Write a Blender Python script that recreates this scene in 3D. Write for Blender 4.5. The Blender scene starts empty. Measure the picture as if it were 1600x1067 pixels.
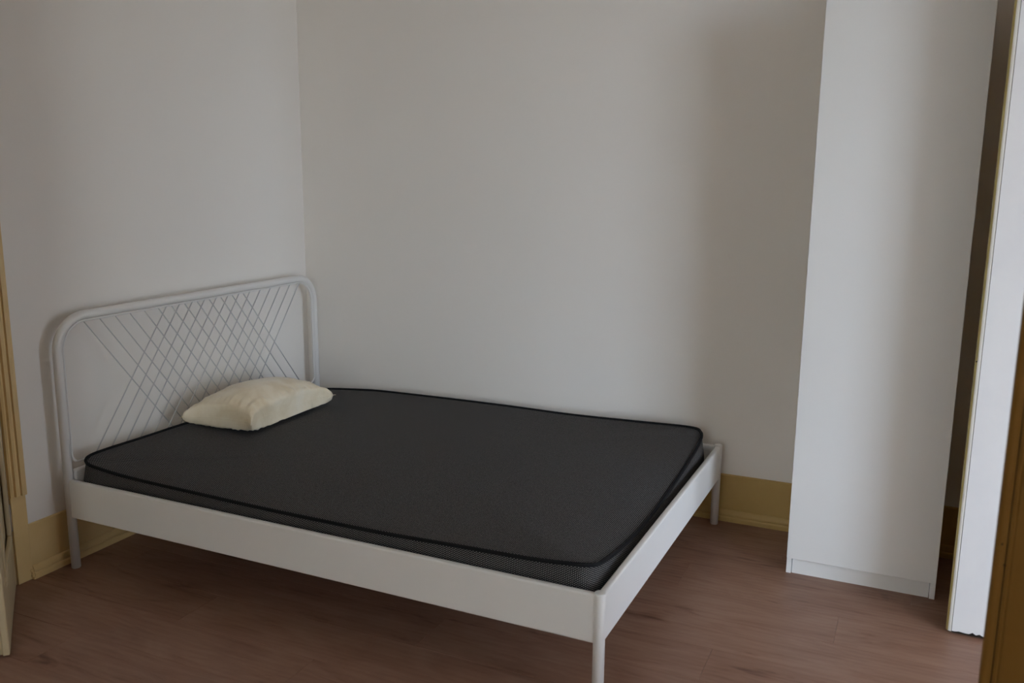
import bpy, bmesh, math, random
from mathutils import Vector, Matrix
random.seed(7)
sc = bpy.context.scene
col = sc.collection

# ------------------------------------------------------------------ camera
CAM = Vector((2.72324, -3.60142, 1.46313)); YAW, PIT, ROL, FPX = 0.42678, 0.19225, 0.00868, 1398.48
F = Vector((-math.sin(YAW)*math.cos(PIT), math.cos(YAW)*math.cos(PIT), -math.sin(PIT)))
R = Vector((math.cos(YAW), math.sin(YAW), 0)); U = R.cross(F)
R2 = R*math.cos(ROL) + U*math.sin(ROL); U2 = U*math.cos(ROL) - R*math.sin(ROL)
cd = bpy.data.cameras.new('camera'); cam = bpy.data.objects.new('camera', cd); col.objects.link(cam)
cam.matrix_world = Matrix(((R2.x, U2.x, -F.x, CAM.x), (R2.y, U2.y, -F.y, CAM.y), (R2.z, U2.z, -F.z, CAM.z), (0, 0, 0, 1)))
cd.sensor_width = 36; cd.lens = FPX/1600*36; cd.clip_start = 0.02
cd.dof.use_dof = True; cd.dof.focus_distance = 3.6; cd.dof.aperture_fstop = 4.5
sc.camera = cam

# ------------------------------------------------------------------ sky light through the window, exposure
W = bpy.data.worlds.new('overcast_sky'); sc.world = W; W.use_nodes = True
bg = W.node_tree.nodes['Background']; bg.inputs['Color'].default_value = (0.69, 0.825, 1.0, 1); bg.inputs['Strength'].default_value = 16.6
vs = sc.view_settings
vs.view_transform = 'Standard'; vs.look = 'None'; vs.gamma = 1; vs.use_curve_mapping = False; vs.exposure = 0.0
sc.cycles.max_bounces = 16; sc.cycles.diffuse_bounces = 12; sc.cycles.glossy_bounces = 6

# room planes
XL, YB, XR, YF, ZC = -0.080, 0.050, 3.52, -4.6, 2.95
WIN_Y0, WIN_Y1, WIN_Z = -2.085, -0.615, 2.47        # double door opening in the right wall, leading to a bright front room
DOOR_Y0, DOOR_Y1, DOOR_Z = -2.73, -1.645, 2.35      # double door opening in the left wall
WALL_T = 0.20
X2, Y2A, Y2B = 6.5, -5.2, 0.4                        # front room beyond the right wall
FWIN = [(-1.58, -1.05), (-4.65, -2.55)]; FZ0, FZ1 = 0.08, 2.6   # its two tall windows
BX0, BX1, BZ0, BZ1 = 1.58, 2.25, 0.10, 2.10            # unseen window added behind the viewer, sized for soft fill light
for a_, b_ in FWIN:
    pl = bpy.data.lights.new('window_portal', 'AREA'); pl.shape = 'RECTANGLE'; pl.size = FZ1-FZ0; pl.size_y = b_-a_; pl.cycles.is_portal = True
    po = bpy.data.objects.new('window_portal', pl); col.objects.link(po)
    po.location = (X2+0.26, (a_+b_)/2, (FZ0+FZ1)/2); po.rotation_euler = (0, math.radians(90), 0)

pl = bpy.data.lights.new('window_portal', 'AREA'); pl.shape = 'RECTANGLE'; pl.size = BX1-BX0; pl.size_y = BZ1-BZ0; pl.cycles.is_portal = True
po = bpy.data.objects.new('window_portal', pl); col.objects.link(po)
po.location = ((BX0+BX1)/2, YF-0.16, (BZ0+BZ1)/2); po.rotation_euler = (math.radians(90), 0, 0)

# ------------------------------------------------------------------ materials
def new_mat(name, color, rough=0.5, spec=0.5):
    m = bpy.data.materials.new(name); m.use_nodes = True
    b = m.node_tree.nodes['Principled BSDF']
    b.inputs['Base Color'].default_value = (*color, 1); b.inputs['Roughness'].default_value = rough
    b.inputs['Specular IOR Level'].default_value = spec
    return m
class NT:
    def __init__(s, m): s.t = m.node_tree; s.b = s.t.nodes['Principled BSDF']
    def n(s, typ, **kw):
        x = s.t.nodes.new(typ)
        for k, v in kw.items():
            if k in x.inputs.keys() if isinstance(k, str) else False: x.inputs[k].default_value = v
            else: setattr(x, k, v)
        return x
    def l(s, a, b): s.t.links.new(a, b)
    def math(s, op, a, b=None):
        x = s.t.nodes.new('ShaderNodeMath'); x.operation = op
        for i, v in enumerate((a, b)):
            if v is None: continue
            if isinstance(v, (int, float)): x.inputs[i].default_value = v
            else: s.l(v, x.inputs[i])
        return x.outputs[0]
    def ramp(s, fac, stops):
        x = s.t.nodes.new('ShaderNodeValToRGB'); e = x.color_ramp.elements
        while len(e) < len(stops): e.new(0.5)
        for el, (p, c) in zip(e, stops): el.position = p; el.color = (*c, 1)
        s.l(fac, x.inputs[0]); return x.outputs[0]
    def coord(s, which='Object', scale=(1, 1, 1)):
        c = s.t.nodes.new('ShaderNodeTexCoord'); mp = s.t.nodes.new('ShaderNodeMapping'); mp.inputs['Scale'].default_value = scale
        s.l(c.outputs[which], mp.inputs[0]); return mp.outputs[0]
    def noise(s, vec, scale, detail=3, rough=0.5, dist=0):
        x = s.t.nodes.new('ShaderNodeTexNoise'); x.inputs['Scale'].default_value = scale; x.inputs['Detail'].default_value = detail
        x.inputs['Roughness'].default_value = rough; x.inputs['Distortion'].default_value = dist; s.l(vec, x.inputs['Vector']); return x.outputs['Fac']
    def bump(s, h, strength, dist):
        x = s.t.nodes.new('ShaderNodeBump'); x.inputs['Strength'].default_value = strength; x.inputs['Distance'].default_value = dist
        s.l(h, x.inputs['Height']); s.l(x.outputs[0], s.b.inputs['Normal'])
    def base(s, c): s.l(c, s.b.inputs['Base Color'])

def mat_plaster():
    m = new_mat('plaster_white', (0.74, 0.72, 0.70), 0.75, 0.25); t = NT(m); v = t.coord()
    n1 = t.noise(v, 1.3, 3); t.base(t.ramp(n1, [(0.3, (0.82, 0.785, 0.735)), (0.7, (0.835, 0.80, 0.755))]))
    h = t.math('ADD', t.math('MULTIPLY', t.noise(v, 9, 4), 0.7), t.math('MULTIPLY', t.noise(v, 120, 2), 0.06))
    t.bump(h, 0.22, 0.005); return m
def mat_paint(name, c, c2, rough=0.4, bs=0.15, spec=0.4):
    m = new_mat(name, c, rough, spec); t = NT(m); v = t.coord()
    n = t.noise(v, 7, 5, 0.6); t.base(t.ramp(n, [(0.35, c), (0.75, c2)]))
    t.bump(t.noise(t.coord('Object', (40, 40, 3)), 3, 3), bs, 0.003); return m
def mat_floor():
    m = new_mat('laminate_oak', (0.3, 0.17, 0.11), 0.42, 0.45); t = NT(m)
    oi = t.t.nodes.new('ShaderNodeObjectInfo'); tc = t.t.nodes.new('ShaderNodeTexCoord')
    add = t.t.nodes.new('ShaderNodeVectorMath'); add.operation = 'ADD'; t.l(tc.outputs['Object'], add.inputs[0])
    cmb = t.t.nodes.new('ShaderNodeCombineXYZ')
    t.l(t.math('MULTIPLY', oi.outputs['Random'], 31.0), cmb.inputs[0]); t.l(t.math('MULTIPLY', oi.outputs['Random'], 17.0), cmb.inputs[1])
    t.l(cmb.outputs[0], add.inputs[1])
    def mp(sc_):
        x = t.t.nodes.new('ShaderNodeMapping'); x.inputs['Scale'].default_value = sc_; t.l(add.outputs[0], x.inputs[0]); return x.outputs[0]
    fine = t.noise(mp((2.6, 20, 1)), 1.6, 6, 0.66, 1.2)
    broad = t.noise(mp((1.7, 6, 1)), 1.5, 5, 0.58, 1.6)
    wv = t.t.nodes.new('ShaderNodeTexWave'); wv.bands_direction = 'Y'; wv.inputs['Scale'].default_value = 2.2; wv.inputs['Distortion'].default_value = 7
    wv.inputs['Detail'].default_value = 3; wv.inputs['Detail Scale'].default_value = 0.9; t.l(mp((0.8, 6, 1)), wv.inputs['Vector'])
    f = t.math('ADD', t.math('MULTIPLY', fine, 0.20), t.math('ADD', t.math('MULTIPLY', broad, 0.74), t.math('MULTIPLY', wv.outputs['Fac'], 0.06)))
    kn = t.noise(mp((2.6, 11, 1)), 1.1, 3, 0.5, 0.8)
    kr = t.t.nodes.new('ShaderNodeMapRange'); kr.inputs['From Min'].default_value = 0.63; kr.inputs['From Max'].default_value = 0.74; t.l(kn, kr.inputs['Value'])
    f = t.math('SUBTRACT', f, t.math('MULTIPLY', kr.outputs[0], 0.20))
    f = t.math('ADD', f, t.math('MULTIPLY', t.math('SUBTRACT', oi.outputs['Random'], 0.5), 0.07))
    t.base(t.ramp(f, [(0.24, (0.13, 0.055, 0.033)), (0.40, (0.25, 0.130, 0.085)), (0.58, (0.30, 0.170, 0.116)), (0.78, (0.345, 0.208, 0.150))]))
    t.bump(fine, 0.06, 0.001); t.l(t.ramp(fine, [(0.3, (0.5,)*3), (0.7, (0.38,)*3)]), t.b.inputs['Roughness']); return m
def mat_mesh_fabric():
    m = new_mat('mattress_mesh_fabric', (0.03, 0.03, 0.03), 0.85, 0.2); t = NT(m)
    uv = t.t.nodes.new('ShaderNodeUVMap'); uv.uv_map = 'metres'
    sx = t.t.nodes.new('ShaderNodeSeparateXYZ'); t.l(uv.outputs[0], sx.inputs[0])
    k = 2*math.pi/(0.0060*0.866); u = t.math('MULTIPLY', sx.outputs[0], k); v = t.math('MULTIPLY', sx.outputs[1], k)
    v8 = t.math('MULTIPLY', v, 0.866); u5 = t.math('MULTIPLY', u, 0.5)
    s_ = t.math('ADD', t.math('COSINE', u), t.math('ADD', t.math('COSINE', t.math('ADD', u5, v8)), t.math('COSINE', t.math('SUBTRACT', u5, v8))))
    r = t.t.nodes.new('ShaderNodeMapRange'); r.inputs['From Min'].default_value = 0.5; r.inputs['From Max'].default_value = 1.2; t.l(s_, r.inputs['Value'])
    t.base(t.ramp(r.outputs[0], [(0, (0.008, 0.008, 0.009)), (1, (0.26, 0.25, 0.245))]))
    t.bump(r.outputs[0], 0.3, 0.0008); return m
def mat_pillow():
    m = new_mat('cream_satin', (0.6, 0.54, 0.42), 0.42, 0.4); t = NT(m); v = t.coord()
    n = t.noise(v, 5.5, 4, 0.6, 0.5); t.base(t.ramp(n, [(0.32, (0.78, 0.66, 0.45)), (0.52, (0.89, 0.79, 0.60)), (0.75, (0.90, 0.83, 0.68))]))
    t.b.inputs['Sheen Weight'].default_value = 0.2
    t.bump(t.noise(v, 24, 4, 0.6, 0.8), 0.35, 0.006); return m

M = dict(
    plaster=mat_plaster(), ceiling=new_mat('ceiling_white', (0.8, 0.79, 0.77), 0.8, 0.2),
    ochre=mat_paint('ochre_gloss_paint', (0.50, 0.345, 0.12), (0.46, 0.31, 0.10), 0.42),
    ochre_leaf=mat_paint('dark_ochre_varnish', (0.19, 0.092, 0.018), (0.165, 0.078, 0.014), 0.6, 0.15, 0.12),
    cream=mat_paint('cream_gloss_paint', (0.72, 0.525, 0.25), (0.66, 0.47, 0.205), 0.4),
    door_cream=mat_paint('old_cream_door_paint', (0.53, 0.43, 0.27), (0.48, 0.385, 0.23), 0.45),
    white_door=mat_paint('white_door_paint', (0.77, 0.77, 0.77), (0.73, 0.73, 0.74), 0.45, 0.1),
    bead=mat_paint('aged_white_edge_paint', (0.78, 0.77, 0.72), (0.74, 0.72, 0.65), 0.4, 0.1),
    bead_warm_side=mat_paint('warm_reflection_edge_paint', (0.60, 0.50, 0.20), (0.52, 0.42, 0.14), 0.4, 0.1),  # edge paint with the room's warm reflection put into its yellow
    bed=new_mat('white_powder_coat', (0.76, 0.745, 0.72), 0.38, 0.45),
    wire=new_mat('painted_wire', (0.56, 0.55, 0.54), 0.35, 0.45),
    cap=new_mat('white_plastic_cap', (0.74, 0.74, 0.72), 0.4, 0.4),
    melamine=new_mat('white_melamine', (0.78, 0.78, 0.765), 0.42, 0.4),
    floor=mat_floor(), sub=new_mat('subfloor', (0.05, 0.03, 0.02), 0.9, 0.1),
    fabric=mat_mesh_fabric(), piping=new_mat('black_piping', (0.008, 0.008, 0.009), 0.75, 0.2),
    pillow=mat_pillow(), seam=new_mat('cream_seam', (0.6, 0.54, 0.42), 0.6, 0.2),
    darkwood=new_mat('bare_dark_wood', (0.03, 0.025, 0.02), 0.9, 0.1), hole=new_mat('nail_hole_dark', (0.015, 0.012, 0.01), 0.9, 0.1),
    bounce_wall=new_mat('bounce_wall_cream', (0.78, 0.70, 0.58), 0.9, 0.1), street=new_mat('street_stone', (0.42, 0.36, 0.28), 0.9, 0.1), slat=new_mat('birch_slat', (0.6, 0.45, 0.28), 0.6, 0.3), steel=new_mat('hinge_steel', (0.35, 0.32, 0.27), 0.4, 0.5),
)

# ------------------------------------------------------------------ mesh helpers
def link(name, me, mat, parent=None, smooth=False):
    if mat is not None and not me.materials: me.materials.append(M[mat])
    o = bpy.data.objects.new(name, me); col.objects.link(o); o.parent = parent
    if smooth:
        for p_ in me.polygons: p_.use_smooth = True
    return o
def from_bm(name, bm, mat, parent=None, smooth=False):
    bmesh.ops.recalc_face_normals(bm, faces=bm.faces)
    me = bpy.data.meshes.new(name); bm.to_mesh(me); bm.free(); return link(name, me, mat, parent, smooth)
def bm_box(bm, x0, x1, y0, y1, z0, z1):
    v = [bm.verts.new((x, y, z)) for x in (x0, x1) for y in (y0, y1) for z in (z0, z1)]
    for f in ((0, 1, 3, 2), (4, 6, 7, 5), (0, 4, 5, 1), (2, 3, 7, 6), (0, 2, 6, 4), (1, 5, 7, 3)): bm.faces.new([v[i] for i in f])
def box(name, x0, x1, y0, y1, z0, z1, mat, parent=None, bevel=0, seg=2):
    bm = bmesh.new(); bm_box(bm, x0, x1, y0, y1, z0, z1)
    if bevel: bmesh.ops.bevel(bm, geom=bm.edges[:], offset=bevel, segments=seg, profile=0.5, affect='EDGES')
    o = from_bm(name, bm, mat, parent)
    if bevel:
        for p_ in o.data.polygons: p_.use_smooth = True
        md = o.modifiers.new('wn', 'WEIGHTED_NORMAL'); md.keep_sharp = False
    return o
def tube(name, pts, r, mat, parent=None, seg=16, closed=False, caps=True):
    pts = [Vector(p_) for p_ in pts]; n = len(pts); bm = bmesh.new(); rings = []
    t0 = (pts[1]-pts[0]).normalized(); up = Vector((0, 0, 1)) if abs(t0.z) < 0.9 else Vector((1, 0, 0))
    nrm = (up - t0*up.dot(t0)).normalized()
    for i in range(n):
        a = pts[(i-1) % n] if (closed or i) else pts[i]; b = pts[(i+1) % n] if (closed or i < n-1) else pts[i]
        t = (b-a).normalized(); nrm = (nrm - t*nrm.dot(t)).normalized(); bi = t.cross(nrm)
        rr = r[i] if isinstance(r, (list, tuple)) else r
        rings.append([bm.verts.new(pts[i] + (nrm*math.cos(2*math.pi*k/seg) + bi*math.sin(2*math.pi*k/seg))*rr) for k in range(seg)])
    for i in range(n if closed else n-1):
        A, B = rings[i], rings[(i+1) % n]
        for k in range(seg): bm.faces.new((A[k], A[(k+1) % seg], B[(k+1) % seg], B[k]))
    if caps and not closed: bm.faces.new(rings[0]); bm.faces.new(rings[-1])
    o = from_bm(name, bm, mat, parent)
    for p_ in o.data.polygons: p_.use_smooth = len(p_.vertices) == 4
    return o
def prism(name, prof, axis, a0, a1, mat, parent=None, smooth=False):
    """extrude a closed 2D profile: axis 'x' -> (y,z) profile, 'y' -> (x,z), 'z' -> (x,y)"""
    bm = bmesh.new()
    def P(p_, a): return {'x': (a, p_[0], p_[1]), 'y': (p_[0], a, p_[1]), 'z': (p_[0], p_[1], a)}[axis]
    A = [bm.verts.new(P(p_, a0)) for p_ in prof]; B = [bm.verts.new(P(p_, a1)) for p_ in prof]; n = len(prof)
    for i in range(n): bm.faces.new((A[i], A[(i+1) % n], B[(i+1) % n], B[i]))
    bm.faces.new(A); bm.faces.new(B)
    return from_bm(name, bm, mat, parent, smooth)
def lathe(name, prof, mat, parent=None, seg=24, loc=(0, 0, 0)):
    bm = bmesh.new(); rings = [[bm.verts.new((r*math.cos(2*math.pi*k/seg), r*math.sin(2*math.pi*k/seg), z)) for k in range(seg)] for r, z in prof]
    for A, B in zip(rings, rings[1:]):
        for k in range(seg): bm.faces.new((A[k], A[(k+1) % seg], B[(k+1) % seg], B[k]))
    bm.faces.new(rings[0]); bm.faces.new(rings[-1])
    o = from_bm(name, bm, mat, parent)
    for p_ in o.data.polygons: p_.use_smooth = len(p_.vertices) == 4 and abs(p_.normal.z) < 0.5
    o.location = loc; return o
def spline(cp, per=8, closed=True):
    out = []; n = len(cp); cp = [Vector(c) for c in cp]
    for i in range(n if closed else n-1):
        p0, p1, p2, p3 = cp[(i-1) % n], cp[i], cp[(i+1) % n], cp[(i+2) % n]
        for k in range(per):
            t = k/per; out.append(0.5*((2*p1) + (p2-p0)*t + (2*p0-5*p1+4*p2-p3)*t*t + (3*p1-p0-3*p2+p3)*t**3))
    return out
def empty(name, loc=(0, 0, 0), rz=0):
    o = bpy.data.objects.new(name, None); col.objects.link(o); o.location = loc; o.rotation_euler = (0, 0, rz); o.empty_display_size = 0.1; return o
def tag(o, label, cat, kind=None, group=None):
    o['label'] = label; o['category'] = cat
    if kind: o['kind'] = kind
    if group: o['group'] = group
    return o

# ------------------------------------------------------------------ room shell
T = WALL_T
def wall(name, boxes, mat, label):
    bm = bmesh.new()
    for b_ in boxes: bm_box(bm, *b_)
    return tag(from_bm(name, bm, mat), label, 'wall', 'structure')
wall('wall_back', [(XL-0.15, XR+T, YB, YB+0.15, -0.03, ZC+0.1)], 'plaster', 'white plastered back wall behind the long side of the bed')
def plaster_patch(x, z, w, h, seed):
    from mathutils import noise as ns
    bm = bmesh.new(); n = 26; g = []
    for j in range(n+1):
        r_ = []
        for i in range(n+1):
            u, v = -1+2*i/n, -1+2*j/n; fall = max(0, 1-u*u-v*v)
            hgt = fall**0.7*(0.0011*ns.noise(Vector((u*1.3, v*5+u, seed)))+0.0009) if fall > 0 else 0
            r_.append(bm.verts.new((x+u*w/2, YB+0.0003-max(0, hgt), z+v*h/2+0.01*u)))
        g.append(r_)
    for j in range(n):
        for i in range(n): bm.faces.new((g[j][i], g[j][i+1], g[j+1][i+1], g[j+1][i]))
    from_bm('plaster_patch', bm, 'plaster', bpy.data.objects['wall_back'], True)
plaster_patch(0.869, 1.107, 0.16, 0.10, 2.0); plaster_patch(0.918, 0.771, 0.20, 0.14, 5.0); plaster_patch(0.157, 0.728, 0.05, 0.06, 8.0)
wall('wall_left', [(XL-0.15, XL, DOOR_Y1, YB, -0.03, ZC), (XL-0.15, XL, DOOR_Y0, DOOR_Y1, DOOR_Z, ZC), (XL-0.15, XL, YF, DOOR_Y0, -0.03, ZC)],
     'plaster', 'white plastered wall behind the wire headboard')
wall('wall_right', [(XR, XR+T, WIN_Y1, YB, -0.03, ZC), (XR, XR+T, WIN_Y0, WIN_Y1, WIN_Z, ZC), (XR, XR+T, YF, WIN_Y0, -0.03, ZC)],
     'plaster', 'white plastered wall on the right beyond the open leaves')
wall('wall_front', [(XL-0.15, BX0, YF-0.15, YF, -0.03, ZC), (BX1, XR+T, YF-0.15, YF, -0.03, ZC), (BX0, BX1, YF-0.15, YF, -0.03, BZ0), (BX0, BX1, YF-0.15, YF, BZ1, ZC)],
     'plaster', 'white plastered wall at the viewer\'s back')
w_ = tag(empty('window_3', (BX0, YF-0.12, BZ0)), 'narrow white window added unseen behind the viewer for fill light', 'window', 'structure')
tag(box('ceiling', XL-0.15, XR+T, YF-0.15, YB+0.15, ZC, ZC+0.1, 'ceiling'), 'plain white ceiling above the room', 'ceiling', 'structure')
# hallway seen only through the half-open double door
hall = wall('wall_hall', [(XL-1.45, XL-1.35, -3.4, -1.0, -0.03, ZC), (XL-1.35, XL-0.15, -1.1, -1.0, -0.03, ZC), (XL-1.35, XL-0.15, -3.4, -3.3, -0.03, ZC),
     (XL-1.45, XL-0.15, -3.4, -1.0, ZC, ZC+0.1)], 'plaster', 'white hallway walls behind the cream double door')

# bright front room through the double door on the right, with two tall windows
bx_ = [(XR+T, X2+0.25, Y2B, Y2B+0.1, -0.03, ZC), (XR+T, X2+0.25, Y2A-0.1, Y2A, -0.03, ZC), (XR+T-0.1, XR+T, YB+0.15, Y2B, -0.03, ZC), (XR+T-0.1, XR+T, Y2A, YF-0.15, -0.03, ZC)]
ys = [Y2A] + [q for w_ in sorted(FWIN) for q in w_] + [Y2B]
for a_, b_ in zip(ys[::2], ys[1::2]): bx_.append((X2, X2+0.25, a_, b_, -0.03, ZC))
for a_, b_ in FWIN: bx_ += [(X2, X2+0.25, a_, b_, -0.03, FZ0), (X2, X2+0.25, a_, b_, FZ1, ZC)]
wall('wall_front_room', bx_, 'plaster', 'white walls of the bright front room beyond the right doorway')
tag(box('ceiling_front_room', XR+T, X2+0.25, Y2A-0.1, Y2B+0.1, ZC, ZC+0.1, 'ceiling'), 'white ceiling of the front room beyond the doorway', 'ceiling', 'structure')
tag(box('floor_front_room', XR+T, X2+0.25, Y2A, Y2B, -0.03, 0.0, 'floor'), 'wood floor of the front room beyond the doorway', 'floor', 'structure')
for n_, (a_, b_) in enumerate(FWIN):
    w_ = tag(empty('window_%d' % (n_+1), (X2, a_, FZ0)), 'tall white casement window of the front room, %s the doorway' % ('facing' if n_ == 0 else 'further along from'), 'window', 'structure')
    ww_, hh_ = b_-a_, FZ1-FZ0
    for nm, q in (('frame_post', (0.12, 0.17, 0, 0.05, 0, hh_)), ('frame_post', (0.12, 0.17, ww_-0.05, ww_, 0, hh_)), ('mullion', (0.12, 0.17, ww_/2-0.035, ww_/2+0.035, 0.05, hh_-0.05)),
                  ('frame_rail', (0.12, 0.17, 0.05, ww_-0.05, 0, 0.05)), ('frame_rail', (0.12, 0.17, 0.05, ww_-0.05, hh_-0.05, hh_)), ('transom', (0.125, 0.165, 0.05, ww_/2-0.035, 1.9, 1.95)), ('transom', (0.125, 0.165, ww_/2+0.035, ww_-0.05, 1.9, 1.95))):
        box(nm, *q, 'white_door', w_)
tag(box('ground_courtyard', -12, 14, -14, YF-0.2, -4.1, -4.0, 'street'), 'pale paving of the courtyard behind the viewer', 'ground', 'structure')
tag(box('wall_bounce', -8, 11, -9.2, -8.9, -4.0, 4.2, 'bounce_wall'), 'pale cream wall added out of view to bounce warm light', 'wall', 'structure')  # unseen wall added outside the rear window to send warm light in
w_ = bpy.data.objects['window_3']; ww_, hh_ = BX1-BX0, BZ1-BZ0
for nm, q in (('frame_post', (0, 0.05, 0, 0.05, 0, hh_)), ('frame_post', (ww_-0.05, ww_, 0, 0.05, 0, hh_)), ('mullion', (ww_/2-0.03, ww_/2+0.03, 0, 0.05, 0.05, hh_-0.05)),
              ('frame_rail', (0.05, ww_-0.05, 0, 0.05, 0, 0.05)), ('frame_rail', (0.05, ww_-0.05, 0, 0.05, hh_-0.05, hh_))):
    box(nm, *q, 'white_door', w_)
tag(box('ground', X2+0.3, 60, -50, 50, -4.1, -4.0, 'street'), 'pale street paving below the windows outside', 'ground', 'structure')

# floor: dark subfloor and laminate planks running along the back wall
fl = tag(box('floor', XL-1.35, XR+T, YF, YB, -0.03, -0.0085, 'sub'), 'reddish brown wood laminate plank floor', 'floor', 'structure')
PW, PL, GAP = 0.192, 1.285, 0.0005
_pm = {}
def plank(x0, x1, y0, y1):
    k = (round(x1-x0, 3), round(y1-y0, 3))
    if k not in _pm:
        bm = bmesh.new(); dx, dy = x1-x0, y1-y0; c = 0.0006
        lo = [(0, 0), (dx, 0), (dx, dy), (0, dy)]; hi = [(c, c), (dx-c, c), (dx-c, dy-c), (c, dy-c)]
        A = [bm.verts.new((*q, -0.0085)) for q in lo]; B = [bm.verts.new((*q, -c)) for q in lo]; C_ = [bm.verts.new((*q, 0)) for q in hi]
        for P_, Q_ in ((A, B), (B, C_)):
            for i in range(4): bm.faces.new((P_[i], P_[(i+1) % 4], Q_[(i+1) % 4], Q_[i]))
        bm.faces.new(C_); bmesh.ops.recalc_face_normals(bm, faces=bm.faces)
        me = bpy.data.meshes.new('plank'); bm.to_mesh(me); bm.free(); me.materials.append(M['floor']); _pm[k] = me
    o = bpy.data.objects.new('plank', _pm[k]); col.objects.link(o); o.parent = fl; o.location = (x0, y0, 0)
row = 0; y = -1.02
while y < YB: y += PW
while y > YF:
    ya = max(y-PW, YF); yb = min(y, YB)
    rowi = round((-1.02-y)/PW)
    off = 2.243 if rowi == 0 else 2.243 + PL*((rowi*0.382) % 1.0) + 0.05*math.sin(rowi*5.1)
    xs = [XL-1.35 if DOOR_Y0 < ya and yb < DOOR_Y1 else XL]; k0 = off - PL*5
    xend = XR+T if (WIN_Y0 < ya and yb < WIN_Y1) else XR
    while k0 < xend:
        if k0 > xs[0]+0.08 and k0 < xend-0.08: xs.append(k0)
        k0 += PL
    xs.append(xend)
    for a, b in zip(xs, xs[1:]): plank(a+GAP/2, b-GAP/2, ya+GAP/2, yb-GAP/2)
    y -= PW

# baseboards: flat board with a curved moulding at the floor
HB = 0.203
def moulding_profile(s):   # (distance from wall, height)
    return [(0.0, 0.0), (0.023, 0.0), (0.023, 0.016), (0.0215, 0.020), (0.017, 0.0235), (0.0185, 0.028), (0.018, 0.034), (0.0155, 0.041), (0.012, 0.047), (0.008, 0.050), (0.0, 0.050)]
def board_profile(t): return [(0.0, 0.0), (t, 0.0), (t, HB-0.004), (t-0.003, HB), (0.0, HB)]
def baseboard(name, axis, wallc, sgn, a0, a1, label, t=0.008, extra=0.0, mat='ochre'):
    e = tag(empty(name), label, 'baseboard', 'structure')
    P1 = [(wallc+sgn*d, z) for d, z in board_profile(t)]; P2 = [(wallc+sgn*(d if d > 0 else t*0.5), z) for d, z in moulding_profile(1)]
    prism('board', P1, axis, a0, a1, mat, e); prism('moulding', P2, axis, a0+extra, a1, mat, e)
    return e
baseboard('baseboard_back', 'x', YB, -1, XL+0.0005, XR-0.0005, 'ochre painted baseboard with curved moulding along the back wall')
baseboard('baseboard_left', 'y', XL, 1, DOOR_Y1+0.057, YB-0.024, 'cream painted baseboard along the headboard wall', mat='cream')
baseboard('baseboard_right', 'y', XR, -1, WIN_Y1+0.11, YB-0.024, 'ochre painted baseboard in the corner behind the white leaf')
# chipped end of the floor moulding next to the door plinth
bb = bpy.data.objects['baseboard_left']
bm = bmesh.new(); rng = random.Random(3)
for i in range(5):
    z0 = 0.004+i*0.009; yy = DOOR_Y1+0.057
    bm_box(bm, XL+0.004, XL+0.022-0.003*i, yy-0.004-rng.random()*0.010, yy+0.001, z0-0.004, z0+0.006)
from_bm('moulding_chip', bm, 'cream', bb)

# ------------------------------------------------------------------ left double door: casing, plinth, open leaf, closed leaf
cas = tag(empty('trim_1', (XL, DOOR_Y1, 0)), 'cream painted ribbed door casing on the left wall', 'door casing', 'structure')
def cas_prof(y0, y1, s):   # ribbed casing across y; profile (x,y)
    w = y1-y0; P_ = [(0, y0)]
    for f, d in ((0.0, 0.012), (0.10, 0.016), (0.20, 0.016), (0.24, 0.010), (0.28, 0.010), (0.32, 0.019), (0.46, 0.022), (0.56, 0.022), (0.60, 0.014), (0.64, 0.014), (0.68, 0.023), (0.86, 0.026), (1.0, 0.024)):
        P_.append((d, y0+f*w if s > 0 else y0+f*w))
    P_.append((0, y1)); return P_
prism('casing_post', cas_prof(0, 0.054, 1), 'z', 0.322, DOOR_Z+0.05, 'cream', cas)
box('plinth_block', 0, 0.0105, -0.001, 0.0565, 0, 0.321, 'cream', cas, 0.0015)
prism('casing_post', [(d, -(DOOR_Y1-DOOR_Y0)-q) for d, q in cas_prof(0, 0.054, 1)], 'z', 0.322, DOOR_Z+0.05, 'cream', cas)
box('plinth_block', 0, 0.022, -(DOOR_Y1-DOOR_Y0)-0.0565, -(DOOR_Y1-DOOR_Y0)+0.001, 0, 0.321, 'cream', cas, 0.002)
prism('casing_head', [(d, DOOR_Z+q) for d, q in cas_prof(0, 0.054, 1)], 'y', -(DOOR_Y1-DOOR_Y0), 0, 'cream', cas)
box('jamb_lining', -0.152, -0.0005, -0.02, -0.0015, 0, DOOR_Z, 'cream', cas)
box('jamb_lining', -0.152, -0.0005, -(DOOR_Y1-DOOR_Y0)+0.0015, -(DOOR_Y1-DOOR_Y0)+0.02, 0, DOOR_Z, 'cream', cas)

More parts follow.
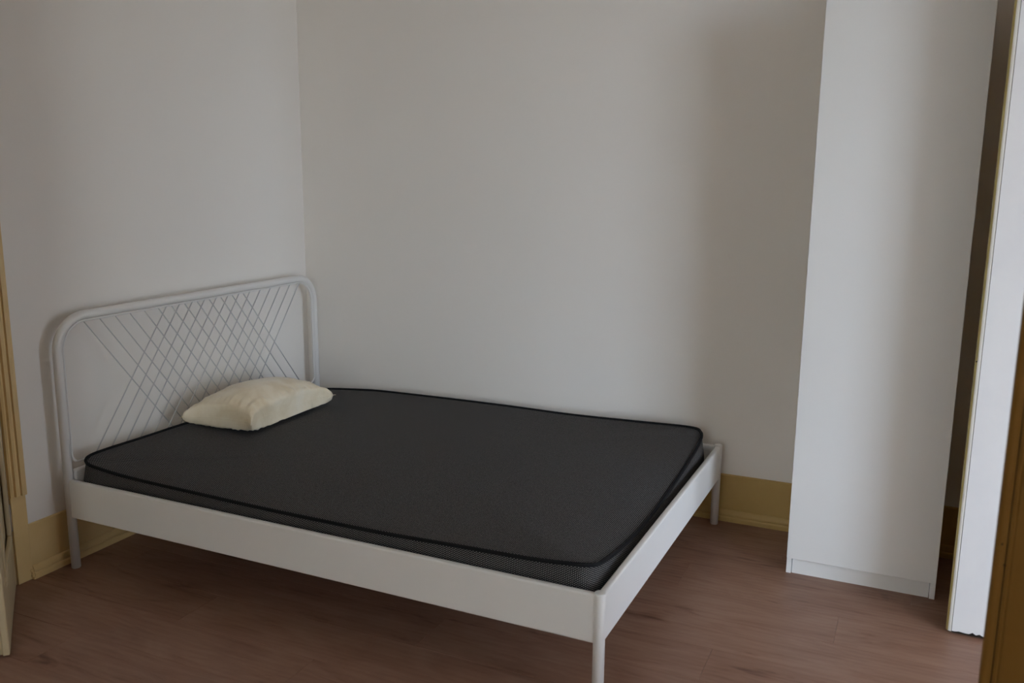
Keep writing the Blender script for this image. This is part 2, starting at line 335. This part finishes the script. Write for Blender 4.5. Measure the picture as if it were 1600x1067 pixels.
def panel_leaf(name, w, h, th, label, loc, rz, mat='door_cream'):
    """leaf along +x from hinge, thickness along -y; stiles, rails, recessed panels with raised mouldings"""
    e = tag(empty(name, loc, rz), label, 'door', 'structure'); st = 0.085; z0 = 0.008
    for a, b in ((0, st), (w-st, w-0.012)): box('stile', a, b, -th, 0, z0, h, mat, e, 0.002)
    cuts = [(z0, 0.20), (0.72, 0.84), (1.62, 1.74), (h-0.11, h)]
    for a, b in cuts: box('rail', st, w-st, -th+0.0005, -0.0005, a, b, mat, e, 0.002)
    for (a0, a1), (b0, b1) in zip(cuts, cuts[1:]):
        box('panel', st-0.004, w-st+0.004, -th*0.7, -th*0.3, a1-0.004, b0+0.004, mat, e)
        for sy in (0, -th):      # moulding frame proud of the face
            m0, m1 = (sy-0.006, sy+0.007) if sy == 0 else (sy-0.007, sy+0.006)
            bm = bmesh.new(); k = 0.026
            for q in ((st-0.006, w-st+0.006, m0, m1, a1-0.006, a1+k), (st-0.006, w-st+0.006, m0, m1, b0-k, b0+0.006),
                      (st-0.006, st+k, m0, m1, a1+k, b0-k), (w-st-k, w-st+0.006, m0, m1, a1+k, b0-k)): bm_box(bm, *q)
            bmesh.ops.bevel(bm, geom=bm.edges[:], offset=0.004, segments=2, profile=0.5, affect='EDGES'); from_bm('panel_moulding', bm, mat, e)
    # rebated meeting edge: thin tongue and rounded nose
    box('meeting_edge', w-0.012, w, -th*0.55, -0.0, z0, h, mat, e, 0.004, 3)
    for hz in (0.25, 1.2, 2.1): lathe('hinge', [(0.007, hz-0.05), (0.007, hz+0.05)], 'steel', e, 12, (-0.004, 0.003, 0))
    return e
ang = math.atan2(-0.333, 0.415)
panel_leaf('door_1', 0.532, 2.33, 0.036, 'cream painted panelled door leaf standing half open at the left edge', (XL+0.001, DOOR_Y1-0.004, 0), ang)
panel_leaf('door_2', 0.532, 2.33, 0.036, 'cream painted door leaf standing closed beyond the left edge', (XL-0.004, DOOR_Y0+0.022, 0), math.radians(90))

# ------------------------------------------------------------------ doorway on the right with its two open leaves
win = tag(empty('trim_2', (XR, WIN_Y0, 0)), 'ochre painted casing of the doorway in the right wall', 'door casing', 'structure')
wy = WIN_Y1-WIN_Y0
for nm, b_ in (('jamb_lining', (0.0005, T-0.0005, 0.0005, 0.018, 0, WIN_Z)), ('jamb_lining', (0.0005, T-0.0005, wy-0.018, wy-0.0005, 0, WIN_Z)), ('head_lining', (0.0005, T-0.0005, 0.018, wy-0.018, WIN_Z-0.018, WIN_Z-0.0005))):
    box(nm, *b_, 'white_door', win, 0.002)
for nm, b_ in (('casing', (-0.016, -0.0005, -0.105, -0.026, 0, WIN_Z+0.07)), ('casing', (-0.016, -0.0005, wy+0.052, wy+0.105, 0, WIN_Z+0.07)), ('casing_head', (-0.016, -0.0005, -0.105, wy+0.105, WIN_Z+0.071, WIN_Z+0.14))):
    box(nm, *b_, 'ochre', win, 0.004)

def open_leaf(name, yface, ynorm, mat_face, mat_back, mat_edge, label, xe, chipped):
    """flat leaf standing square to the window wall; yface is the face seen from the bed side"""
    e = tag(empty(name, (xe, yface, 0)), label, 'door', 'structure')
    th = 0.034; w = XR-0.002-xe; z0, z1 = 0.012, 2.44; g = 0.0150
    # core
    box('core', g+0.0025, w, 0.004, th-0.004, 0.006, z1, 'darkwood', e)
    # front skin with a ragged lower edge
    r = random.Random(11); pts = [(g+0.0015, z1), (w, z1)]; n = 60 if chipped else 6
    bot = []
    for i in range(n+1):
        x = w - (w-g-0.0015)*i/n
        bot.append((x, z0 + (r.random()**4*0.007 if chipped else 0)))
    prism('face', pts + bot, 'y', 0, 0.004, mat_face, e)
    prism('face', [(g+0.0015, z1), (w, z1), (w, z0), (g+0.0015, z0)], 'y', th-0.004, th, mat_back, e)
    # rounded edge bead separated from the face by a groove
    k = 8; R_ = 0.0125; prof = [(g, 0.0005), (g, th-0.0005)]
    for cx_, cy_, a0 in ((R_, th-0.0005-R_, 90), (R_, R_+0.0005, 180)):
        for i in range(k+1):
            a = math.radians(a0+90*i/k); prof.append((cx_+R_*math.cos(a), cy_+R_*math.sin(a)))
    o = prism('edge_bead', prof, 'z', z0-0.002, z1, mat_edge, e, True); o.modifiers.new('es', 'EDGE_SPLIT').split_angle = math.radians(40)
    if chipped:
        o.data.materials.append(M['bead_warm_side'])
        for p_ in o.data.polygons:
            if p_.center.x < 0.0052: p_.material_index = 1  # left curve coloured as if it mirrors the warm room
    for hz in (0.3, 1.2, 2.15): lathe('hinge', [(0.007, hz-0.05), (0.007, hz+0.05)], 'steel', e, 12, (w-0.006, th+0.006 if ynorm > 0 else -0.006, 0))
    return e
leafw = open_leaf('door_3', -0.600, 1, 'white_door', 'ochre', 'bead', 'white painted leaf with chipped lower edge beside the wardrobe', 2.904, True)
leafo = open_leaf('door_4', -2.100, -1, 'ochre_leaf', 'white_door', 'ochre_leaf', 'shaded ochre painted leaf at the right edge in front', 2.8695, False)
# the ochre leaf: a narrow fillet groove along the stile and two nail holes
box('stile_fillet', 0.019, 0.0245, -0.003, 0.0005, 0.014, 2.44, 'ochre_leaf', leafo, 0.0012)
def dot(parent, x, z, r, yy=-0.0012):
    o = lathe('nail_hole', [(r, 0), (r, 0.001)], 'hole', parent, 10, (x, yy+0.0008, z)); o.rotation_euler = (math.radians(90), 0, 0); return o
dot(leafo, 0.0085, 0.896, 0.0015, 0.0003); dot(leafo, 0.0150, 0.863, 0.0019)
o = dot(leafw, 0.0035, 0.896, 0.0022, 0.0022)

# ------------------------------------------------------------------ wardrobe
wx0, wx1, wyf, wyb, H = 2.3728, 2.8725, -0.364, 0.016, 2.012
wd = tag(empty('wardrobe', ((wx0+wx1)/2, (wyf+wyb)/2, 0)), 'tall narrow white wardrobe with one plain door', 'wardrobe')
wd.location = (0, 0, 0); wd.location = (wx0, wyf, 0); ww, dp = wx1-wx0, wyb-wyf
box('side_panel', 0, 0.018, 0, dp, 0, H, 'melamine', wd, 0.0008, 1); box('side_panel', ww-0.018, ww, 0, dp, 0, H, 'melamine', wd, 0.0008, 1)
box('top_panel', 0.0182, ww-0.0182, 0, dp-0.006, H-0.018, H, 'melamine', wd)
box('bottom_panel', 0.0182, ww-0.0182, 0.001, dp-0.006, 0.062, 0.080, 'melamine', wd)
box('back_panel', 0.0182, ww-0.0182, dp-0.005, dp, 0.062, H-0.018, 'melamine', wd)
box('plinth', 0.0202, ww-0.0202, 0.007, 0.023, 0, 0.0612, 'melamine', wd)
box('door', 0.0012, ww-0.0012, -0.0185, -0.0015, 0.0656, H-0.002, 'melamine', wd, 0.001, 1)

# ------------------------------------------------------------------ bed frame
BW, BL, ZT, ZB, ZH = 1.458, 2.033, 0.344, 0.1975, 0.927
bed = tag(empty('bed_frame', (0, 0, 0), -0.0074), 'white metal double bed frame with a crossed-wire headboard', 'bed')
RP = 0.0165
def arch(off, rad, z0, zt, y0, y1, x=0.0, n=14):
    pts = [(x, y0+off, z0)]; zt -= off; a0, a1 = y0+off, y1-off; rad -= off
    for i in range(n+1):
        a = math.pi - (math.pi/2)*i/n; pts.append((x, a0+rad+rad*math.cos(a), zt-rad+rad*math.sin(a)))
    for i in range(n+1):
        a = math.pi/2 - (math.pi/2)*i/n; pts.append((x, a1-rad+rad*math.cos(a), zt-rad+rad*math.sin(a)))
    pts.append((x, a1, z0)); return pts
ap = arch(0, 0.122, 0.003, ZH, -BW, 0)
arch_o = tube('headboard_arch', ap, RP, 'bed', bed, 24)
for yy in (-BW, 0): lathe('foot_cap', [(0.0145, 0), (0.0158, 0.0012), (0.0158, 0.0032)], 'cap', arch_o, 20, (0, yy, 0))
# inner rounded wire frame touching the arch
zi = 0.397; ip = arch(0.0205, 0.122, zi+0.03, ZH, -BW, 0, 0.004)
def corner(cy_, a0): return [(0.004, cy_+0.03*math.cos(math.radians(a0+90*i/5)), zi+0.03+0.03*math.sin(math.radians(a0+90*i/5))) for i in range(1, 6)]
loop = ip + [(0.004, -0.0205-0.03+0.03*math.cos(-math.pi/2*i/5), zi+0.03+0.03*math.sin(-math.pi/2*i/5)) for i in range(1, 6)] \
          + [(0.004, -BW+0.0205+0.03+0.03*math.cos(-math.pi/2-math.pi/2*i/5), zi+0.03+0.03*math.sin(-math.pi/2-math.pi/2*i/5)) for i in range(0, 5)]
tube('wire_frame', loop, 0.0042, 'bed', bed, 10, True)
ztop = ZH-0.0205
for k in range(13):
    y0 = -1.342+k*0.0697; y1 = y0+0.393
    tube('wire', [(0.0015, y0, ztop), (0.0015, y1, zi)], 0.0023, 'wire', bed, 8)
    tube('wire', [(0.0065, -BW-y0, ztop), (0.0065, -BW-y1, zi)], 0.0023, 'wire', bed, 8)
# foot posts with flat caps
for yy in (-BW, 0):
    fp = lathe('foot_post', [(RP, 0.003), (RP, ZT-0.004), (RP-0.0008, ZT-0.0012)], 'bed', bed, 28, (BL, yy, 0))
    lathe('post_cap', [(RP-0.0010, ZT-0.0012), (RP-0.0006, ZT+0.0008), (RP-0.003, ZT+0.0024)], 'cap', fp, 28)
    lathe('foot_cap', [(0.0145, 0), (0.0158, 0.0012), (0.0158, 0.0032)], 'cap', fp, 20)
RT = 0.011
box('side_rail', 0.010, BL-0.010, -BW-RT, -BW+RT, ZB, ZT-0.003, 'bed', bed, 0.007, 4)
box('side_rail', 0.010, BL-0.010, -RT, RT, ZB, ZT-0.003, 'bed', bed, 0.007, 4)
box('foot_rail', BL-RT, BL+RT, -BW+0.010, -0.010, ZB, ZT-0.003, 'bed', bed, 0.007, 4)
box('head_rail', -RT+0.006, RT+0.006, -BW+0.016, -0.016, ZB, 0.374, 'bed', bed, 0.009, 4)
box('mid_beam', 0.015, BL-0.012, -BW/2-0.02, -BW/2+0.02, ZB+0.002, 0.222, 'bed', bed, 0.003)
sm = None
for k in range(17):
    x = 0.06+k*0.1165
    if sm is None: o = box('slat', -0.034, 0.034, -BW+0.0115, -0.0115, 0.2225, 0.2345, 'slat', bed); sm = o
    else: o = sm.copy(); col.objects.link(o)
    o.location = (x+0.01, 0, 0)

# ------------------------------------------------------------------ mattress
CP = [(0.036, -1.395, 0.412), (0.058, -1.421, 0.398), (0.13, -1.425, 0.388), (0.30, -1.425, 0.377), (0.60, -1.426, 0.372), (0.85, -1.426, 0.368), (1.09, -1.426, 0.3675), (1.32, -1.426, 0.369),
      (1.55, -1.425, 0.376), (1.80, -1.424, 0.383), (1.93, -1.420, 0.391), (1.978, -1.400, 0.388), (1.991, -1.330, 0.370), (1.992, -1.14, 0.341), (1.992, -0.94, 0.330), (1.992, -0.63, 0.340),
      (1.990, -0.27, 0.370), (1.985, -0.12, 0.390), (1.970, -0.058, 0.406), (1.92, -0.036, 0.413), (1.70, -0.034, 0.407), (1.40, -0.034, 0.3995), (1.10, -0.034, 0.401), (0.78, -0.034, 0.399),
      (0.43, -0.035, 0.394), (0.28, -0.036, 0.386), (0.13, -0.040, 0.374), (0.058, -0.065, 0.371), (0.038, -0.14, 0.382), (0.036, -0.35, 0.396), (0.035, -0.60, 0.406), (0.034, -0.90, 0.412), (0.034, -1.15, 0.414), (0.034, -1.32, 0.416)]
edge = spline(CP, 8); N = len(edge)
bm = bmesh.new(); uvl = bm.loops.layers.uv.new('metres')
cen = Vector((1.01, -0.729, 0.388)); rr = [1.0, 0.985, 0.96, 0.92, 0.86, 0.76, 0.62, 0.46, 0.30, 0.15]
rings = []
for r in rr:
    ring = []
    for e_ in edge:
        q = cen + (e_-cen)*r; bl = r**5 if r > 0.5 else 0
        q.z = cen.z + (e_.z-cen.z)*r**4 + 0.006*(1-r)*math.sin(3.1*q.x+1)*math.cos(2.3*q.y) + 0.008*(1-r**8)*r**4*0.5
        ring.append(bm.verts.new(q))
    rings.append(ring)
cv = bm.verts.new(cen + Vector((0, 0, 0.006*math.sin(4.1)*math.cos(1.67))))
def face(vs_, uvs):
    f = bm.faces.new(vs_); f.smooth = True
    for l_, u_ in zip(f.loops, uvs): l_[uvl].uv = u_
for A, B in zip(rings, rings[1:]):
    for i in range(N):
        v = (A[i], A[(i+1) % N], B[(i+1) % N], B[i]); face(v, [(q.co.x, q.co.y) for q in v])
for i in range(N):
    v = (rings[-1][i], rings[-1][(i+1) % N], cv); face(v, [(q.co.x, q.co.y) for q in v])
# side wall: bulges out below the piping and goes down inside the rails
per = [0.0]
for i in range(N): per.append(per[-1] + (edge[(i+1) % N].xy-edge[i].xy).length)
X0, X1, Y0, Y1 = 0.0205, 2.0165, -1.442, -0.016
def outer(e_):
    k = 0.035
    return Vector((max(X0+0.002, min(X1-0.002, cen.x+(e_.x-cen.x)*1.0135)), max(Y0+0.002, min(Y1-0.002, cen.y+(e_.y-cen.y)*1.016)), 0))
levels = [(1.0, 0.0), (0.72, 0.5), (0.42, 0.95), (0.15, 1.0), (0.0, 0.9)]; zb = 0.2352
side = [rings[0]]
for h_, o_ in levels[1:]:
    ring = []
    for e_ in edge:
        q = e_.lerp(Vector((*outer(e_).xy, e_.z)), o_); q.z = zb+(e_.z-zb)*h_; ring.append(bm.verts.new(q))
    side.append(ring)
for A, B in zip(side, side[1:]):
    for i in range(N):
        j = (i+1) % N; v = (A[j], A[i], B[i], B[j])
        face(v, [(per[i+1], A[j].co.z), (per[i], A[i].co.z), (per[i], B[i].co.z), (per[i+1], B[j].co.z)])
f = bm.faces.new(list(side[-1]))
me = bpy.data.meshes.new('mattress'); bmesh.ops.recalc_face_normals(bm, faces=bm.faces); bm.to_mesh(me); bm.free()
mat_o = link('mattress', me, 'fabric'); mat_o.rotation_euler = (0, 0, -0.0074)
tag(mat_o, 'thin charcoal mesh-fabric mattress with black piping on the white bed', 'mattress')
tube('piping', [e_+Vector((0, 0, 0.001)) for e_ in edge], 0.0062, 'piping', mat_o, 10, True)

# ------------------------------------------------------------------ pillow
def pillow():
    # corners in bed coordinates: left, front, right, back (u along y, v along x)
    Lc, Fc, Rc, Bc = Vector((0.052, -0.972, 0.455)), Vector((0.398, -0.940, 0.458)), Vector((0.375, -0.352, 0.446)), Vector((0.045, -0.330, 0.448))
    n, m = 56, 40; bm = bmesh.new(); top, bot = [], []
    def base(u, v):
        a, b = (u+1)/2, (v+1)/2
        q = (Lc*(1-a)+Bc*a)*(1-b) + (Fc*(1-a)+Rc*a)*b
        c_ = (Lc+Fc+Rc+Bc)/4
        # edges pull in between the corners
        pin = 0.075*(1-u**4)*abs(v)**3; q.x -= pin*(1 if v > 0 else -1)*0.55
        pin2 = 0.085*(1-v**4)*abs(u)**3; q.y -= pin2*(1 if u > 0 else -1)*0.6
        return q
    from mathutils import noise as ns
    for j in range(m+1):
        v = -1+2*j/m; rt, rb = [], []
        for i in range(n+1):
            u = -1+2*i/n; q = base(u, v); d = max(0, (1-u*u))*max(0, (1-v*v)); th = d**0.40
            ed = (1-max(abs(u), abs(v)))
            wr = ns.noise(Vector((u*9, v*2.2, 1.3)))*0.012*math.exp(-ed*3.5)*min(1, ed*14) + ns.noise(Vector((u*2.4, v*10, 4.3)))*0.010*math.exp(-ed*3.5)*min(1, ed*14) + ns.noise(Vector((u*2.2, v*2, 7)))*0.007*d
            rid = 0.006*math.sin(46*v+5*u)*math.exp(-((abs(u)-0.85)/0.12)**2)*d**0.4 + 0.006*math.sin(40*u+3*v)*math.exp(-((abs(v)-0.82)/0.14)**2)*d**0.4
            g_ = min(1, ed*9)*math.exp(-ed*4.0)*(1-(u*v)**6)
            q.x += (q.x-0.22)*0.13*g_; q.y += (q.y+0.65)*0.07*g_
            zt = q.z + 0.108*th + wr + rid - 0.02*d*(v*0.4) + 0.018*d*(-u-0.1)
            sea = q.z - 0.020*d**0.3*0
            zbm = q.z - 0.062*d**0.22 + (wr+rid)*0.6
            vt = Vector((q.x, q.y, zt))
            vt.x += 0.012*th*(1 if v > 0.6 else 0)*(v-0.6)
            edgev = i in (0, n) or j in (0, m)
            V = bm.verts.new(vt); rt.append(V)
            rb.append(V if edgev else bm.verts.new((q.x, q.y, max(zbm, 0.4115))))
        top.append(rt); bot.append(rb)
    for j in range(m):
        for i in range(n):
            f1 = bm.faces.new((top[j][i], top[j][i+1], top[j+1][i+1], top[j+1][i])); f1.smooth = True
            q = [bot[j][i], bot[j+1][i], bot[j+1][i+1], bot[j][i+1]]
            if len(set(q)) == 4:
                try: bm.faces.new(q).smooth = True
                except ValueError: pass
    seam = [top[0][i].co.copy() for i in range(n+1)] + [top[j][n].co.copy() for j in range(1, m+1)] + [top[m][i].co.copy() for i in range(n-1, -1, -1)] + [top[j][0].co.copy() for j in range(m-1, 0, -1)]
    bmesh.ops.recalc_face_normals(bm, faces=bm.faces)
    me = bpy.data.meshes.new('pillow'); bm.to_mesh(me); bm.free()
    o = link('pillow', me, 'pillow'); o.rotation_euler = (0, 0, -0.0074)
    tag(o, 'small plump cream satin pillow lying against the headboard', 'pillow')
    tube('seam', seam, 0.0010, 'pillow', o, 6, True)
    return o
pillow()
